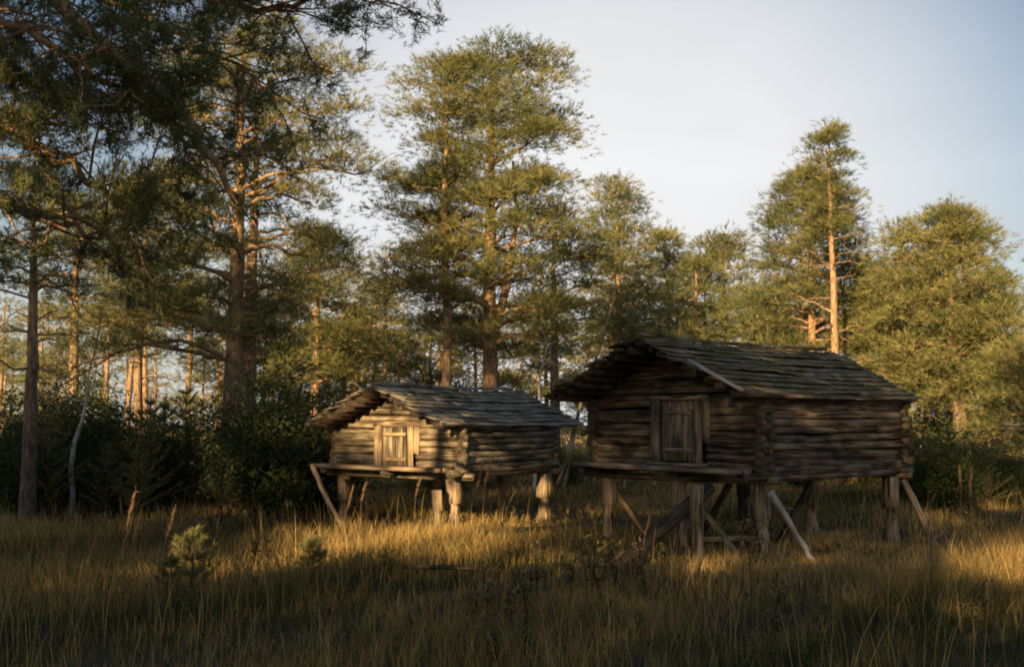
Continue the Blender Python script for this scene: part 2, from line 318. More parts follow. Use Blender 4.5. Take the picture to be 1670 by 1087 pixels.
def pine(name, seed, H, prof, r0=.16, lean=(0, 0), nl=46, bare=0, pads=6, tufts=13, nl_L=.12, nl_w=.015, k=7, padr=.30, extra=(), fork=None, depth=1.0, dead=8, gap=.12, droop=0.0):
    """prof: [(z, reach to -x, reach to +x)] ; returns Empty > trunk, crown (base at origin)"""
    rng = np.random.default_rng(seed)
    root = empty(name, (0, 0, 0)); padr *= .86; tufts = int(tufts * 1.45); pads = max(3, int(pads * .72)); nl_w *= .78; k = int(k * 1.35); gap += .08
    G = Geo()
    n = 16; t = np.linspace(0, 1, n)
    sway = np.cumsum(rng.standard_normal((n, 2)) * .035 * H / n, 0); sway[0] = 0
    TP = np.stack([lean[0] * t ** 1.2 + sway[:, 0], lean[1] * t + sway[:, 1], t * H * .97 - .15], -1)
    TR = r0 * (1 - t) ** .75 + .018; TR[0] *= 1.35; TR[1] *= 1.08
    G.tube(TP, TR, 10, .06, rng)
    def tr(z):
        q = np.clip((z + .15) / (H * .97), 0, 1); return np.array([np.interp(q, t, TP[:, 0]), np.interp(q, t, TP[:, 1]), z]), float(np.interp(q, t, TR))
    zs = np.array([p[0] for p in prof])[::-1]; rl = np.array([p[1] for p in prof])[::-1]; rr = np.array([p[2] for p in prof])[::-1]
    o = np.argsort(zs); zs, rl, rr = zs[o], rl[o], rr[o]
    z0, z1 = zs[0], min(zs[-1], H)
    pts, dirs = [], []
    def pad(c, rad, m, up=.8, out=None):
        q_ = .6 + .9 * rng.random(); rad = rad * q_; m = max(4, int(m * q_ * q_))
        q = rng.standard_normal((m, 3)) * [rad, rad, rad * .36]
        q[:, 2] = np.abs(q[:, 2]) * .9 - .25 * (q[:, 0] ** 2 + q[:, 1] ** 2) / max(rad, .05)
        d = q * [1.2, 1.2, .6] / max(rad, .05) + [0, 0, up] + (out if out is not None else 0) + rng.standard_normal((m, 3)) * .3
        pts.append(c + q); dirs.append(d / np.linalg.norm(d, axis=1)[:, None])
    def limb(p0, rad, tip, e0, nsub, m, foliage_from=.4):
        v = tip - p0; L = np.linalg.norm(v); hd = v * [1, 1, 0]; hd = hd / (np.linalg.norm(hd) + 1e-6)
        d0 = hd * math.cos(e0) + np.array([0, 0, math.sin(e0)])
        P = path(p0, d0, tip, 9, rng, .28); R = np.linspace(rad, .008 + rad * .12, 9)
        G.tube(P, R, 5, .08, rng, cap=False)
        pad(P[-1], padr * .9, m, out=hd * .6)
        for j in range(nsub):
            u = foliage_from + (1 - foliage_from) * (j + rng.random()) / nsub; i = min(int(u * 8), 7); q = P[i] + (P[i + 1] - P[i]) * (u * 8 - i)
            sd = (1 if j % 2 else -1) * (1 + .3 * rng.standard_normal()) * .9
            ca, sa = math.cos(sd), math.sin(sd); b = np.array([hd[0] * ca - hd[1] * sa, hd[0] * sa + hd[1] * ca, .12 + .22 * rng.random()])
            ln = (.22 + .22 * rng.random()) * L * (1.15 - .6 * u) + .12
            e = q + b * ln
            G.tube(path(q, b, e, 4, rng, .15), np.linspace(rad * .35 * (1.2 - u) + .006, .006, 4), 4, 0, None, cap=False)
            pad(e, padr * (.7 + .5 * rng.random()), m, out=b * .5)
            if ln > .5: pad((q + e) / 2 + [0, 0, .04], padr * .7, m // 2, out=b * .3)
    ga = rng.random() * 6.28
    for i in range(nl):
        f = (i + rng.random() * .8) / nl; z = z0 + (z1 - z0) * f
        ga += 2.39996 + rng.standard_normal() * .35
        if rng.random() < gap: continue
        a = rl[0] if z < zs[0] else np.interp(z, zs, rl); b = np.interp(z, zs, rr)
        c, s = math.cos(ga), math.sin(ga)
        px = b if c > 0 else a
        R = math.hypot(px * c, (a + b) / 2 * depth * s) * (.72 + .38 * rng.random() ** .7)
        e = .15 + .75 * f ** 1.6 - droop * (1 - f)
        rise = R * (.05 + .30 * f - droop * .7)
        start, rad_t = tr(max(z - rise * .8, .5)); c0, s0 = c, s
        tip = np.array([start[0] + c * R, start[1] + s * R, z + rng.standard_normal() * .12])
        tip[2] = min(tip[2], H - .25 - .5 * R * .3)
        limb(start, max(.022, rad_t * .42), tip, e, max(2, int(round(pads * (.5 + R / 3.0)))), tufts)
    tp, _ = tr(H * .97 - .15)
    for i in range(4): pad(tp + rng.standard_normal(3) * [.12, .12, .22] + [0, 0, -.2], padr * .8, tufts)
    for (z, tx, ty, tz, m) in extra:      # named single limbs: start height, tip, tufts at the tip
        s_, rt = tr(z); limb(s_, min(.05, rt * .3 + .012), np.array([tx, ty, tz]), .5, 7 if m > 10 else 3, m, .35 if m > 10 else .7)
    for i in range(dead):                 # bare dead limbs below the crown
        z = z0 * (.35 + .65 * rng.random()); a = rng.random() * 6.28; s_, rt = tr(z); L = .5 + 1.1 * rng.random()
        e_ = s_ + np.array([math.cos(a) * L, math.sin(a) * L, L * (.35 - .5 * rng.random())])
        P = path(s_, np.array([math.cos(a), math.sin(a), .3]), e_, 6, rng, .3); G.tube(P, np.linspace(.02, .005, 6), 4, 0, None, cap=False)
        for _ in range(2):
            q = P[rng.integers(2, 5)]; d = rng.standard_normal(3) * .25; G.tube([q, q + d * .5, q + d * 1.1], [.008, .006, .003], 3, 0, None, cap=False)
    if fork:                              # a second stem
        (fx, fy, fz0, fh, fr) = fork; s_, rt = tr(fz0)
        G.tube(path(s_, np.array([.3 if fx > 0 else -.3, 0, .9]), np.array([s_[0] + fx, s_[1] + fy, fh]), 8, rng, .15), np.linspace(fr, .03, 8), 7, .05, rng)
    G.build('trunk', M['bark'], root)
    P = np.vstack(pts); D = np.vstack(dirs)
    V, Fa = needles(P, D, rng, nl_L, nl_w, k)
    clump = np.repeat(rng.random(len(pts)), [len(p) for p in pts]); r = np.clip(clump * .75 + rng.random(len(P)) * .25, 0, 1)
    np_mesh('crown', V, Fa, M['needles'], root, {'rnd': ('FLOAT', np.repeat(r, 3 * k))})
    return root

def hero(seed, px, d, rows, label, base_px=None, name='pine_tree', group=None, **kw):
    """a pine whose outline is read off the photograph: rows of (pixel row, leftmost, rightmost)"""
    x = at(px, 690, d).x; gz = g(x, d)
    tr_ = kw.get('padr', .30) * .55      # the tufts reach beyond the limb tips
    prof = [(at(0, py, d).z - gz, max(.12, (px - l) * d / F - tr_), max(.12, (r - px) * d / F - tr_)) for (py, l, r) in rows]
    H = max(p[0] for p in prof) + .1
    bx = at(base_px, 690, d).x if base_px else x
    if base_px: prof = [(z, a + (x - bx) * 0, b) for z, a, b in prof]
    o = pine(name, seed, H, prof, lean=(x - bx, 0), **kw)
    o.location = (bx, d, gz)
    tag(o, label, 'pine tree', group)
    return o

hero(1, 388, 21, [(35, 350, 450), (80, 300, 560), (130, 260, 585), (190, 250, 560), (250, 200, 612), (310, 190, 560), (350, 170, 590), (420, 180, 540), (490, 190, 490), (560, 210, 470)],
     'tallest pine left of the small storehouse, thick leaning trunk and wide ragged crown', base_px=372, r0=.21, nl=66, pads=8, tufts=17, k=8, depth=.9,
     extra=[(2.7, -3.2, -1.0, 2.1, 22), (2.9, -2.6, -1.2, 2.6, 18), (3.4, -2.9, .6, 3.5, 18), (6.0, 2.75, -.3, 6.5, 16), (3.9, 2.6, -.5, 4.4, 14)])
hero(2, 404, 22.5, [(150, 380, 440), (230, 350, 480), (320, 330, 500), (400, 330, 500)], 'slim pine stem standing right beside the thickest trunk', base_px=400, r0=.17, nl=26, pads=5, tufts=13)
hero(3, 800, 26, [(75, 770, 890), (130, 730, 925), (190, 720, 930), (240, 700, 950), (300, 680, 930), (350, 690, 960), (400, 660, 990), (450, 650, 1000), (520, 650, 970), (575, 660, 940)],
     'tall broad pine directly behind the small storehouse with the fullest crown', r0=.22, nl=82, pads=9, tufts=17, k=8, nl_L=.135, nl_w=.018, padr=.36, fork=(.55, 0, 3.4, 8.0, .13), gap=.04)
hero(4, 733, 25, [(92, 712, 760), (130, 660, 765), (190, 632, 760), (230, 690, 760), (300, 615, 765), (340, 590, 760), (400, 620, 760), (470, 650, 760)],
     'slender orange stemmed pine left of the broad pine behind the small storehouse', r0=.13, nl=46, pads=7, tufts=15, nl_L=.13, nl_w=.017, padr=.33)
hero(5, 1012, 40, [(290, 985, 1028), (340, 975, 1070), (400, 962, 1062), (480, 960, 1075), (560, 950, 1090)], 'pale sunlit pine rising left of the large storehouse roof peak', r0=.18, nl=54, pads=7, tufts=13, nl_L=.17, nl_w=.026, padr=.42)
hero(6, 905, 32, [(345, 900, 950), (400, 880, 990), (470, 850, 1000), (560, 850, 990), (625, 870, 960)], 'dense round pine between the two storehouses behind', r0=.17, nl=34, pads=6, tufts=12, nl_L=.15, nl_w=.022, padr=.34)
hero(7, 1096, 46, [(375, 1090, 1104), (420, 1060, 1130), (480, 1040, 1150), (560, 1035, 1160)], 'pointed far pine above the large storehouse ridge', r0=.16, nl=44, pads=6, tufts=12, nl_L=.19, nl_w=.03, padr=.45)
hero(8, 1190, 44, [(378, 1160, 1215), (410, 1145, 1238), (470, 1150, 1230), (560, 1140, 1230)], 'flat topped far pine above the middle of the large roof', r0=.17, nl=38, pads=6, tufts=12, nl_L=.19, nl_w=.03, padr=.45)
hero(9, 1143, 42, [(415, 1120, 1160), (470, 1090, 1190), (570, 1080, 1210)], 'low bushy pine between the pointed and the flat topped far pines', r0=.15, nl=28, pads=6, tufts=12, nl_L=.18, nl_w=.028, padr=.40)
t5 = hero(10, 1367, 29, [(205, 1360, 1374), (240, 1342, 1394), (290, 1325, 1414), (340, 1330, 1405), (388, 1338, 1398)],
     'tallest pine on the right with long bare bright orange stem and narrow top', r0=.125, nl=46, pads=4, tufts=11, k=8, nl_L=.13, nl_w=.018, padr=.2, dead=16,
     extra=[(4.6, -1.3, -.3, 5.1, 6), (3.4, -1.1, .3, 3.6, 6), (2.9, -1.7, -.2, 2.9, 6), (2.6, -1.2, .5, 2.5, 5), (3.0, .9, -.3, 3.3, 6)])
hero(11, 1322, 33, [(275, 1300, 1326), (320, 1275, 1385), (380, 1250, 1400), (430, 1240, 1430), (500, 1210, 1440), (575, 1200, 1440)], 'wide cone shaped pine behind the tall bare stemmed one', r0=.17, nl=64, pads=7, tufts=15, nl_L=.155, nl_w=.022, padr=.38, gap=.04)
hero(12, 1552, 27, [(343, 1490, 1580), (380, 1465, 1605), (430, 1465, 1595), (470, 1450, 1640), (540, 1445, 1655), (600, 1470, 1630), (650, 1500, 1620)],
     'massive rounded dark pine on the right of the large storehouse', base_px=1568, r0=.19, nl=86, pads=8, tufts=17, nl_L=.135, nl_w=.019, padr=.36, gap=.03)
hero(13, 1442, 31, [(435, 1425, 1460), (500, 1400, 1480), (600, 1400, 1500)], 'small pine between the tall bare stem and the massive rounded pine', r0=.12, nl=34, pads=6, tufts=13, nl_L=.14, nl_w=.02, padr=.34)
hero(14, 1685, 23, [(550, 1640, 1720), (620, 1600, 1740), (700, 1590, 1750)], 'low dark pine cut by the right edge of the photo', r0=.14, nl=40, pads=7, tufts=15)
hero(15, 515, 30, [(375, 490, 545), (440, 470, 590), (500, 450, 630), (560, 440, 640), (620, 440, 640)], 'bushy pine just behind the roof of the small storehouse on its left', r0=.16, nl=54, pads=7, tufts=15, nl_L=.145, nl_w=.02, padr=.36)
hero(16, 610, 38, [(455, 590, 640), (510, 565, 650), (600, 560, 665)], 'small far pine between the bushy pine and the broad pine', r0=.13, nl=34, pads=5, tufts=11, nl_L=.16, nl_w=.024, padr=.38)
hero(17, 237, 27, [(290, 210, 290), (340, 180, 330), (400, 150, 350), (480, 140, 340), (540, 120, 330)], 'yellow green pine left of the thickest trunk, red stem below', base_px=226, r0=.12, nl=54, pads=7, tufts=15, nl_L=.14, nl_w=.019, padr=.34)
hero(18, 302, 32, [(400, 270, 340), (460, 250, 370), (540, 260, 350)], 'thin pine between the yellow green pine and the thickest trunk', r0=.10, nl=24, pads=5, tufts=12, nl_L=.15, nl_w=.021, dead=16)
hero(19, 40, 17, [(260, -30, 110), (330, -60, 140), (400, -60, 160), (470, -30, 130)], 'dark slim pine near the left edge of the photo', base_px=50, r0=.11, nl=30, pads=6, tufts=18, nl_L=.10, nl_w=.012, padr=.22, dead=16)
hero(20, 120, 24, [(320, 90, 150), (400, 50, 190), (480, 30, 210), (540, 50, 190)], 'mid sized pine behind the dark slim pine on the left', r0=.13, nl=38, pads=6, tufts=13, padr=.3)

# near pine whose limbs hang over the upper left of the view
def near_pine():
    rng = np.random.default_rng(77); d0 = 6.3
    bx = -4.0; gz = g(bx, d0)
    root = empty('pine_tree', (bx, d0, gz)); G = Geo(); pts, dirs = [], []
    loc = lambda px, py, d: np.array(at(px, py, d)) - np.array([bx, d0, gz])
    tz = np.linspace(-.2, 8.6, 14); TP = np.stack([.35 * np.sin(tz * .4), 0 * tz, tz], -1); G.tube(TP, .24 * (1 - (tz + .2) / 9.6) ** .7 + .02, 10, .06, rng)
    def st(z): return np.array([.35 * math.sin(z * .4), 0, z])
    def twig(q, b, L, m, rad=.012):
        e = q + b * L; P = path(q, b, e, 5, rng, .25); G.tube(P, np.linspace(rad, .004, 5), 4, 0, None, cap=False)
        for _ in range(max(2, int(L * 7))):
            u = .35 + .65 * rng.random(); i = min(int(u * 4), 3); c = P[i] + (P[i + 1] - P[i]) * (u * 4 - i); s = b + rng.standard_normal(3) * .7; s /= np.linalg.norm(s)
            l2 = .12 + .2 * rng.random(); f = c + s * l2; G.tube([c, (c + f) / 2 + [0, 0, .01], f], [.005, .004, .003], 3, 0, None, cap=False)
            n = m * 2; t = rng.random((n, 1)) ** .6; pp = c + (f - c) * (t * .9 + .25) + rng.standard_normal((n, 3)) * .035
            dd = s * .8 + rng.standard_normal((n, 3)) * .35 + [0, 0, .35]; pts.append(pp); dirs.append(dd / np.linalg.norm(dd, axis=1)[:, None])
    def limb(P, r0, r1, dens, m, from_=.15):
        P = np.array(P); n = len(P)
        tt = np.linspace(0, n - 1, n * 4); Q = np.stack([np.interp(tt, np.arange(n), P[:, k]) for k in range(3)], -1)
        for _ in range(3): Q[1:-1] = (Q[:-2] + Q[1:-1] * 2 + Q[2:]) / 4
        Q[1:-1] += rng.standard_normal((len(Q) - 2, 3)) * .022
        G.tube(Q, np.linspace(r0, r1, len(Q)), 8, .05, rng)
        L = np.linalg.norm(np.diff(Q, axis=0), axis=1).sum()
        for j in range(int(L * dens)):
            u = from_ + (1 - from_) * rng.random() ** .8; i = min(int(u * (len(Q) - 1)), len(Q) - 2); T = Q[i + 1] - Q[i]; T /= np.linalg.norm(T)
            b = T * .6 + rng.standard_normal(3) * [.75, .75, .55] + [0, 0, .1]; b /= np.linalg.norm(b); twig(Q[i], b, .3 + .65 * rng.random(), m)
    # the big sunlit limb and its companions (read off the photograph)
    limb([st(6.6), loc(-60, -160, 8.5), loc(40, -60, 8.2), loc(125, 35, 8.0), loc(215, 115, 7.9), loc(290, 175, 7.9), loc(345, 250, 8.0), loc(385, 330, 8.2)], .085, .02, 7, 7)
    limb([st(5.6), loc(-80, 0, 8.9), loc(40, 40, 9.1), loc(120, 110, 9.2), loc(200, 150, 9.2), loc(290, 215, 9.3), loc(340, 300, 9.4)], .05, .012, 6, 7)
    limb([st(6.9), loc(60, -150, 9.5), loc(220, -60, 9.6), loc(340, 0, 9.6), loc(440, 20, 9.5), loc(520, -10, 9.4), loc(600, -15, 9.2)], .06, .012, 8, 7)
    limb([st(4.6), loc(-80, 150, 8.2), loc(20, 210, 7.9), loc(110, 270, 7.8), loc(190, 330, 7.8), loc(260, 375, 7.8)], .05, .012, 7, 8)
    limb([st(4.3), loc(-120, 120, 9.6), loc(-20, 100, 9.9), loc(60, 130, 10), loc(140, 190, 10)], .045, .012, 7, 8)
    limb([st(5.2), loc(-120, -20, 7.4), loc(-20, 20, 7.2), loc(70, 60, 7.1), loc(150, 120, 7.1)], .04, .012, 7, 8)
    limb([st(6.4), loc(-40, -120, 10), loc(80, -40, 10.3), loc(200, 10, 10.5), loc(300, 60, 10.5), loc(400, 110, 10.5), loc(450, 180, 10.4)], .045, .01, 6, 7)
    limb([st(3.4), loc(-120, 300, 8.0), loc(-30, 330, 7.9), loc(60, 350, 7.8), loc(150, 385, 7.8), loc(230, 400, 7.8)], .04, .01, 6, 8)
    G.build('trunk', M['bark'], root)
    P = np.vstack(pts); D = np.vstack(dirs); k = 9
    V, Fa = needles(P, D, rng, .065, .007, k, .6)
    np_mesh('crown', V, Fa, M['needles'], root, {'rnd': ('FLOAT', np.repeat(rng.random(len(P)) * .6, 3 * k))})
    tag(root, 'near dark pine whose limbs hang across the top left corner', 'pine tree')
near_pine()

# far pines between and behind: three kinds, each copied
def far_pines():
    rng = random.Random(9); protos = []
    for s, (H, rows) in enumerate([(9, [(9, .2, .2), (8, .9, .9), (6.8, 1.2, 1.1), (5.5, 1.3, 1.4), (4.2, 1.0, 1.0)]), (8, [(8, .3, .3), (7.2, 1.1, .9), (6, 1.3, 1.5), (4.6, 1.5, 1.3), (3, 1.2, 1.0)]),
                                   (7, [(7, .1, .1), (6.2, .5, .6), (5, .9, .8), (3.6, 1.1, 1.1), (2, .9, .9)]), (10, [(10, .3, .3), (9.4, 1.0, 1.2), (8.4, 1.1, .9), (7.4, .7, .7)])]):
        protos.append(pine('pine_tree', 200 + s, H, rows, r0=.12, nl=22, pads=4, tufts=7, nl_L=.20, nl_w=.034, k=5, padr=.34, dead=12))
    used = set()
    spots = []
    for i in range(40):      # left and centre
        spots.append((rng.uniform(-40, 1000), rng.uniform(42, 75)))
    for i in range(26): spots.append((rng.uniform(1000, 1720), rng.uniform(40, 62)))
    for px, d in spots:
        k = rng.choice([0, 1, 2, 3, 0, 2]); o = protos[k] if k not in used else copy_tree(protos[k]); used.add(k)
        x = at(px, 690, d).x; o.location = (x, d, g(x, d)); o.rotation_euler.z = rng.random() * 6.28; s = rng.uniform(.75, 1.1); o.scale = (s, s, s)
        if px < 520: tag(o, 'thin far pine seen between the trunks on the left', 'pine tree', 'far pines on the left')
        elif px < 1000: tag(o, 'thin far pine in the row behind the small storehouse', 'pine tree', 'far pines behind the small storehouse')
        else: tag(o, 'thin far pine in the row behind the large storehouse', 'pine tree', 'far pines behind the large storehouse')
far_pines()
def belt():
    rng = random.Random(21); pr = [pine('pine_tree', 250 + i, 6.0, [(6, .15, .15), (5.2, .7, .8), (4, 1.2, 1.1), (2.6, 1.5, 1.5), (1.2, 1.4, 1.5), (.6, 1.0, 1.0)], r0=.10, nl=44, pads=7, tufts=9, nl_L=.16, nl_w=.026, padr=.36, dead=2) for i in range(3)]
    sp = [(430, 33, 5), (470, 36, 6), (560, 34, 5.4), (650, 40, 5), (700, 41, 5.6), (775, 44, 6.4), (850, 43, 6), (960, 42, 5), (1110, 36, 5.4), (1230, 38, 6.5), (1400, 34, 6), (1460, 30, 4.6), (1500, 33, 6), (1620, 31, 6), (90, 30, 4.2), (330, 31, 4.0)]
    for i, (px, d, h) in enumerate(sp):
        o = pr[i] if i < 3 else copy_tree(pr[i % 3]); x = at(px, 690, d).x; o.location = (x, d, g(x, d)); s = h / 6; o.scale = (s, s, s); o.rotation_euler.z = i * 2.1
        w_ = 'left of' if px < 520 else ('behind' if px < 940 else 'far behind and right of')
        tag(o, 'bushy low pine with branches to the ground %s the small storehouse' % w_, 'pine tree', 'bushy low pines %s the small storehouse' % w_)
belt()

# pines standing behind the photographer, which shade the clearing
def shade_pines():
    # x, y, height, kind (0 full crown, 1 crown only at the top of a bare stem)
    spec = [(-15.3, -8.5, 9.1, 1), (-7.9, -5.5, 5.0, 0), (-17.0, -10, 8.0, 0), (-14.6, -7, 6.0, 0), (-7.6, -8, 10.6, 1), (-9.3, -9, 10.8, 1), (-5.9, -9.5, 10.6, 1), (-8.4, -11, 8.4, 0), (-7.6, -3.4, 11.6, 1), (-10.2, -3.4, 12.8, 1), (-14.2, -3, 13.0, 1), (-17.2, -2, 12.0, 1), (-13.6, -6.2, 6.3, 0), (-4.4, -8, 4.8, 0), (-12.4, -8, 5.7, 0), (-10.2, -6, 5.3, 0), (-15.8, -8, 7.6, 0), (-17.9, -8, 9.5, 0), (-21.5, -8, 10, 0),
            (-25, -9, 11, 0), (-16.4, -2, 8.0, 0), (-21, 3, 8.5, 0), (-13.5, 6, 6.5, 0), (-5.0, -5, 4.9, 0), (-9.0, -4.5, 4.9, 0), (-0.5, -6, 13.0, 1), (2.6, -7, 13.0, 1), (-3.1, -5, 4.7, 0), (-6.9, -5.2, 4.9, 0), (1.5, -5, 4.2, 0), (-13.2, -4.5, 5.6, 0)]
    protos = [pine('pine_tree', 300, 8.5, [(8.5, .5, .5), (7.6, 1.5, 1.3), (5.8, 1.9, 1.8), (4, 2.0, 2.1), (2.2, 1.8, 1.6), (1.0, 1.3, 1.3)], r0=.2, nl=64, pads=8, tufts=15, nl_L=.15, nl_w=.026, padr=.38),
              pine('pine_tree', 301, 12.5, [(12.5, .5, .5), (11.4, 1.7, 1.6), (9.6, 2.2, 2.0), (8.2, 1.9, 1.9), (7.4, .9, 1.1)], r0=.2, nl=56, pads=8, tufts=15, nl_L=.15, nl_w=.026, padr=.38)]
    used = set()
    for i, (x, y, h, k) in enumerate(spec):
        o = protos[k] if k not in used else copy_tree(protos[k]); used.add(k)
        x += 1.2 * (16 - y) / 24
        o.location = (x, y, g(x, y)); s = h / (8.5, 12.5)[k]; o.scale = (s, s, s); o.rotation_euler.z = i * 1.3
        tag(o, 'pine standing behind the photographer and shading the clearing', 'pine tree', 'pines behind the photographer')
shade_pines()

# ------------------------------------------------------------------ shrubs, saplings, herbs
def shrub(name, seed, h, wd, mat, leafn=2600, L=.05, wdth=.035, stems=9):
    rng = np.random.default_rng(seed); root = empty(name, (0, 0, 0)); G = Geo(); pts = []
    for i in range(stems):
        a = rng.random() * 6.28; r = wd * (.2 + .8 * rng.random()); e = np.array([math.cos(a) * r, math.sin(a) * r, h * (.55 + .45 * rng.random()) * (1 - .25 * r / wd)])
        P = path([math.cos(a) * .06, math.sin(a) * .06, -.05], np.array([math.cos(a) * .2, math.sin(a) * .2, 1]), e, 6, rng, .2); G.tube(P, np.linspace(.016, .004, 6), 4, 0, None, cap=False)
        for j in range(9):
            q = P[rng.integers(1, 6)]; b = rng.standard_normal(3) * [.8, .8, .4] + [0, 0, .5]; b /= np.linalg.norm(b); f = q + b * (.15 + .3 * rng.random()) * h * .45
            G.tube([q, (q + f) / 2 + [0, 0, .02], f], [.006, .005, .003], 3, 0, None, cap=False)
            m = leafn // (stems * 9); pts.append(f + rng.standard_normal((m, 3)) * [.10, .10, .09] * (h / 1.6))
    G.build('stem', M['darklog'], root)
    P = np.vstack(pts); D = rng.standard_normal((len(P), 3)) + [0, 0, .4]; D /= np.linalg.norm(D, axis=1)[:, None]
    V, Fa = needles(P, D, rng, L, wdth, 2, .8)
    np_mesh('foliage', V, Fa, mat, root, {'rnd': ('FLOAT', np.repeat(rng.random(len(P)), 6))})
    return root
def young_pine(seed, h, name='young_pine'):
    rng = np.random.default_rng(seed); root = empty(name, (0, 0, 0)); G = Geo(); P_, D_ = [], []
    G.tube([[0, 0, -.05], [.01, 0, h * .5], [0, .01, h]], [.012 + h * .01, .01 + h * .004, .004], 6, .05, rng)
    nw = max(4, int(h / .17))
    for wv in range(nw):
        z = h * (.12 + .88 * (wv + .5 * rng.random()) / nw); L = (h - z) * .42 + .07
        for j in range(5):
            a = j * 1.257 + wv * .6 + rng.random() * .9; L = ((h - z) * .42 + .07) * (.45 + .75 * rng.random()); e = np.array([math.cos(a) * L, math.sin(a) * L, z + L * (.35 + .7 * rng.random())]); q = np.array([0, 0, z]); G.tube([q, (q + e) / 2 - [0, 0, .02], e], [.008, .006, .003], 4, 0, None, cap=False)
            n = int(14 + L * 60); t = rng.random((n, 1)); pp = q + (e - q) * (.2 + .8 * t); d = (e - q) / np.linalg.norm(e - q) + rng.standard_normal((n, 3)) * .4; P_.append(pp); D_.append(d / np.linalg.norm(d, axis=1)[:, None])
    n = 30; P_.append(np.array([0, 0, h * .85]) + rng.random((n, 1)) * [0, 0, h * .17]); d = rng.standard_normal((n, 3)) * .4 + [0, 0, 1]; D_.append(d / np.linalg.norm(d, axis=1)[:, None])
    G.build('stem', M['bark'], root); P = np.vstack(P_); D = np.vstack(D_); V, Fa = needles(P, D, rng, .06, .005, 8, .55)
    np_mesh('foliage', V, Fa, M['needles'], root, {'rnd': ('FLOAT', np.repeat(rng.random(len(P)) * .6 + .3, 24))})
    return root
def thicket():
    rng = random.Random(4)
    pr = [shrub('shrub', 400 + i, 1.7 + .3 * i, .75, M['leaf'], 5200, .055, .035, 12) for i in range(3)] + [young_pine(410, 2.0, 'shrub')]
    used = set(); spots = []
    for i in range(38): spots.append((rng.uniform(-60, 540), rng.uniform(17.6, 25), 'L'))
    for i in range(14): spots.append((rng.uniform(560, 930), rng.uniform(23, 31), 'C'))
    for i in range(24): spots.append((rng.uniform(1490, 1720), rng.uniform(19, 28), 'R'))
    for i in range(10): spots.append((rng.uniform(930, 1480), rng.uniform(27, 36), 'B'))
    for px, d, w_ in spots:
        k = rng.choice([0, 1, 2, 3, 1, 3]); o = pr[k] if k not in used else copy_tree(pr[k]); used.add(k)
        x = at(px, 690, d).x; o.location = (x, d, g(x, d)); o.rotation_euler.z = rng.random() * 6.28
        s = rng.uniform(.5, 1.15) * (1.0 if w_ == 'L' else .8); o.scale = (s * 1.1, s * 1.1, s * {'L': 1, 'C': .75, 'R': .9, 'B': .7}[w_])
        lab, gr = {'L': ('dark leafy shrub in the thicket left of the small storehouse', 'shrubs in the left thicket'), 'C': ('low green shrub behind the small storehouse stilts', 'shrubs behind the small storehouse'),
                   'R': ('dark leafy shrub in the thicket right of the large storehouse', 'shrubs in the right thicket'), 'B': ('low green shrub behind the large storehouse stilts', 'shrubs behind the large storehouse')}[w_]
        tag(o, lab, 'shrub', gr)
thicket()
for i, (px, d, h, lab) in enumerate([(318, 10.3, .62, 'knee high young pine in the grass, larger of the two left of the storehouses'), (512, 11.2, .40, 'smallest young pine in the grass in front of the small storehouse'),
                                     (285, 9.8, .40, 'young pine seedling close beside the larger young pine on its left'), (380, 19, 1.7, 'waist high young pine at the edge of the left thicket below the thick trunk')]):
    o = young_pine(430 + i, h); x = at(px, 690, d).x; o.location = (x, d, g(x, d)); tag(o, lab, 'young pine')
for i, (px, d, h, lab) in enumerate([(470, 16.5, .8, 'slim yellow leaved sapling before the left thicket'), (372, 17.2, 1.0, 'pale leaved sapling at the foot of the left thicket'),
                                     (1215, 12.2, .75, 'yellowing herb growing before the corner post of the large storehouse'), (985, 10.2, .6, 'yellow leaved herb in the grass before the leaning dark log'), (860, 9.6, .5, 'yellow leaved herb in the middle of the foreground grass'), (1585, 17, 1.1, 'reddish yellow sapling before the right thicket')]):
    o = shrub('herb' if h < .78 else 'sapling', 450 + i, h, h * .28, M['yleaf'], 130, .045, .03, 4); x = at(px, 690, d).x; o.location = (x, d, g(x, d)); tag(o, lab, 'plant')

# birches: thin white stems
for i, (px, d, h, lab) in enumerate([(120, 19, 3.2, 'thin white birch stem in the left thicket'), (128, 26, 4.0, 'pale birch stem behind the first birch on the left'), (868, 24, 3.4, 'thin white birch stem seen between the two storehouses'), (1497, 29, 5.0, 'pale birch stem just right of the large storehouse')]):
    rng = np.random.default_rng(470 + i); x = at(px, 690, d).x; root = empty('birch_tree', (x, d, g(x, d))); G = Geo()
    P = path([0, 0, -.1], np.array([.05, 0, 1]), np.array([.35, .1, h]), 9, rng, .12); G.tube(P, np.linspace(.055, .012, 9), 7, .05, rng); pts = []
    for j in range(12):
        q = P[rng.integers(4, 9)]; b = rng.standard_normal(3) * [1, 1, .4] + [0, 0, .5]; f = q + b * .35; G.tube([q, (q + f) / 2, f], [.01, .007, .003], 4, 0, None, cap=False); pts.append(f + rng.standard_normal((40, 3)) * .16)
    G.build('trunk', M['birch'], root); P = np.vstack(pts); V, Fa = needles(P, np.zeros_like(P) + [0, 0, .3], rng, .05, .035, 1, 1)
    np_mesh('crown', V, Fa, M['yleaf'], root, {'rnd': ('FLOAT', np.repeat(rng.random(len(P)), 3))}); tag(root, lab, 'birch tree')

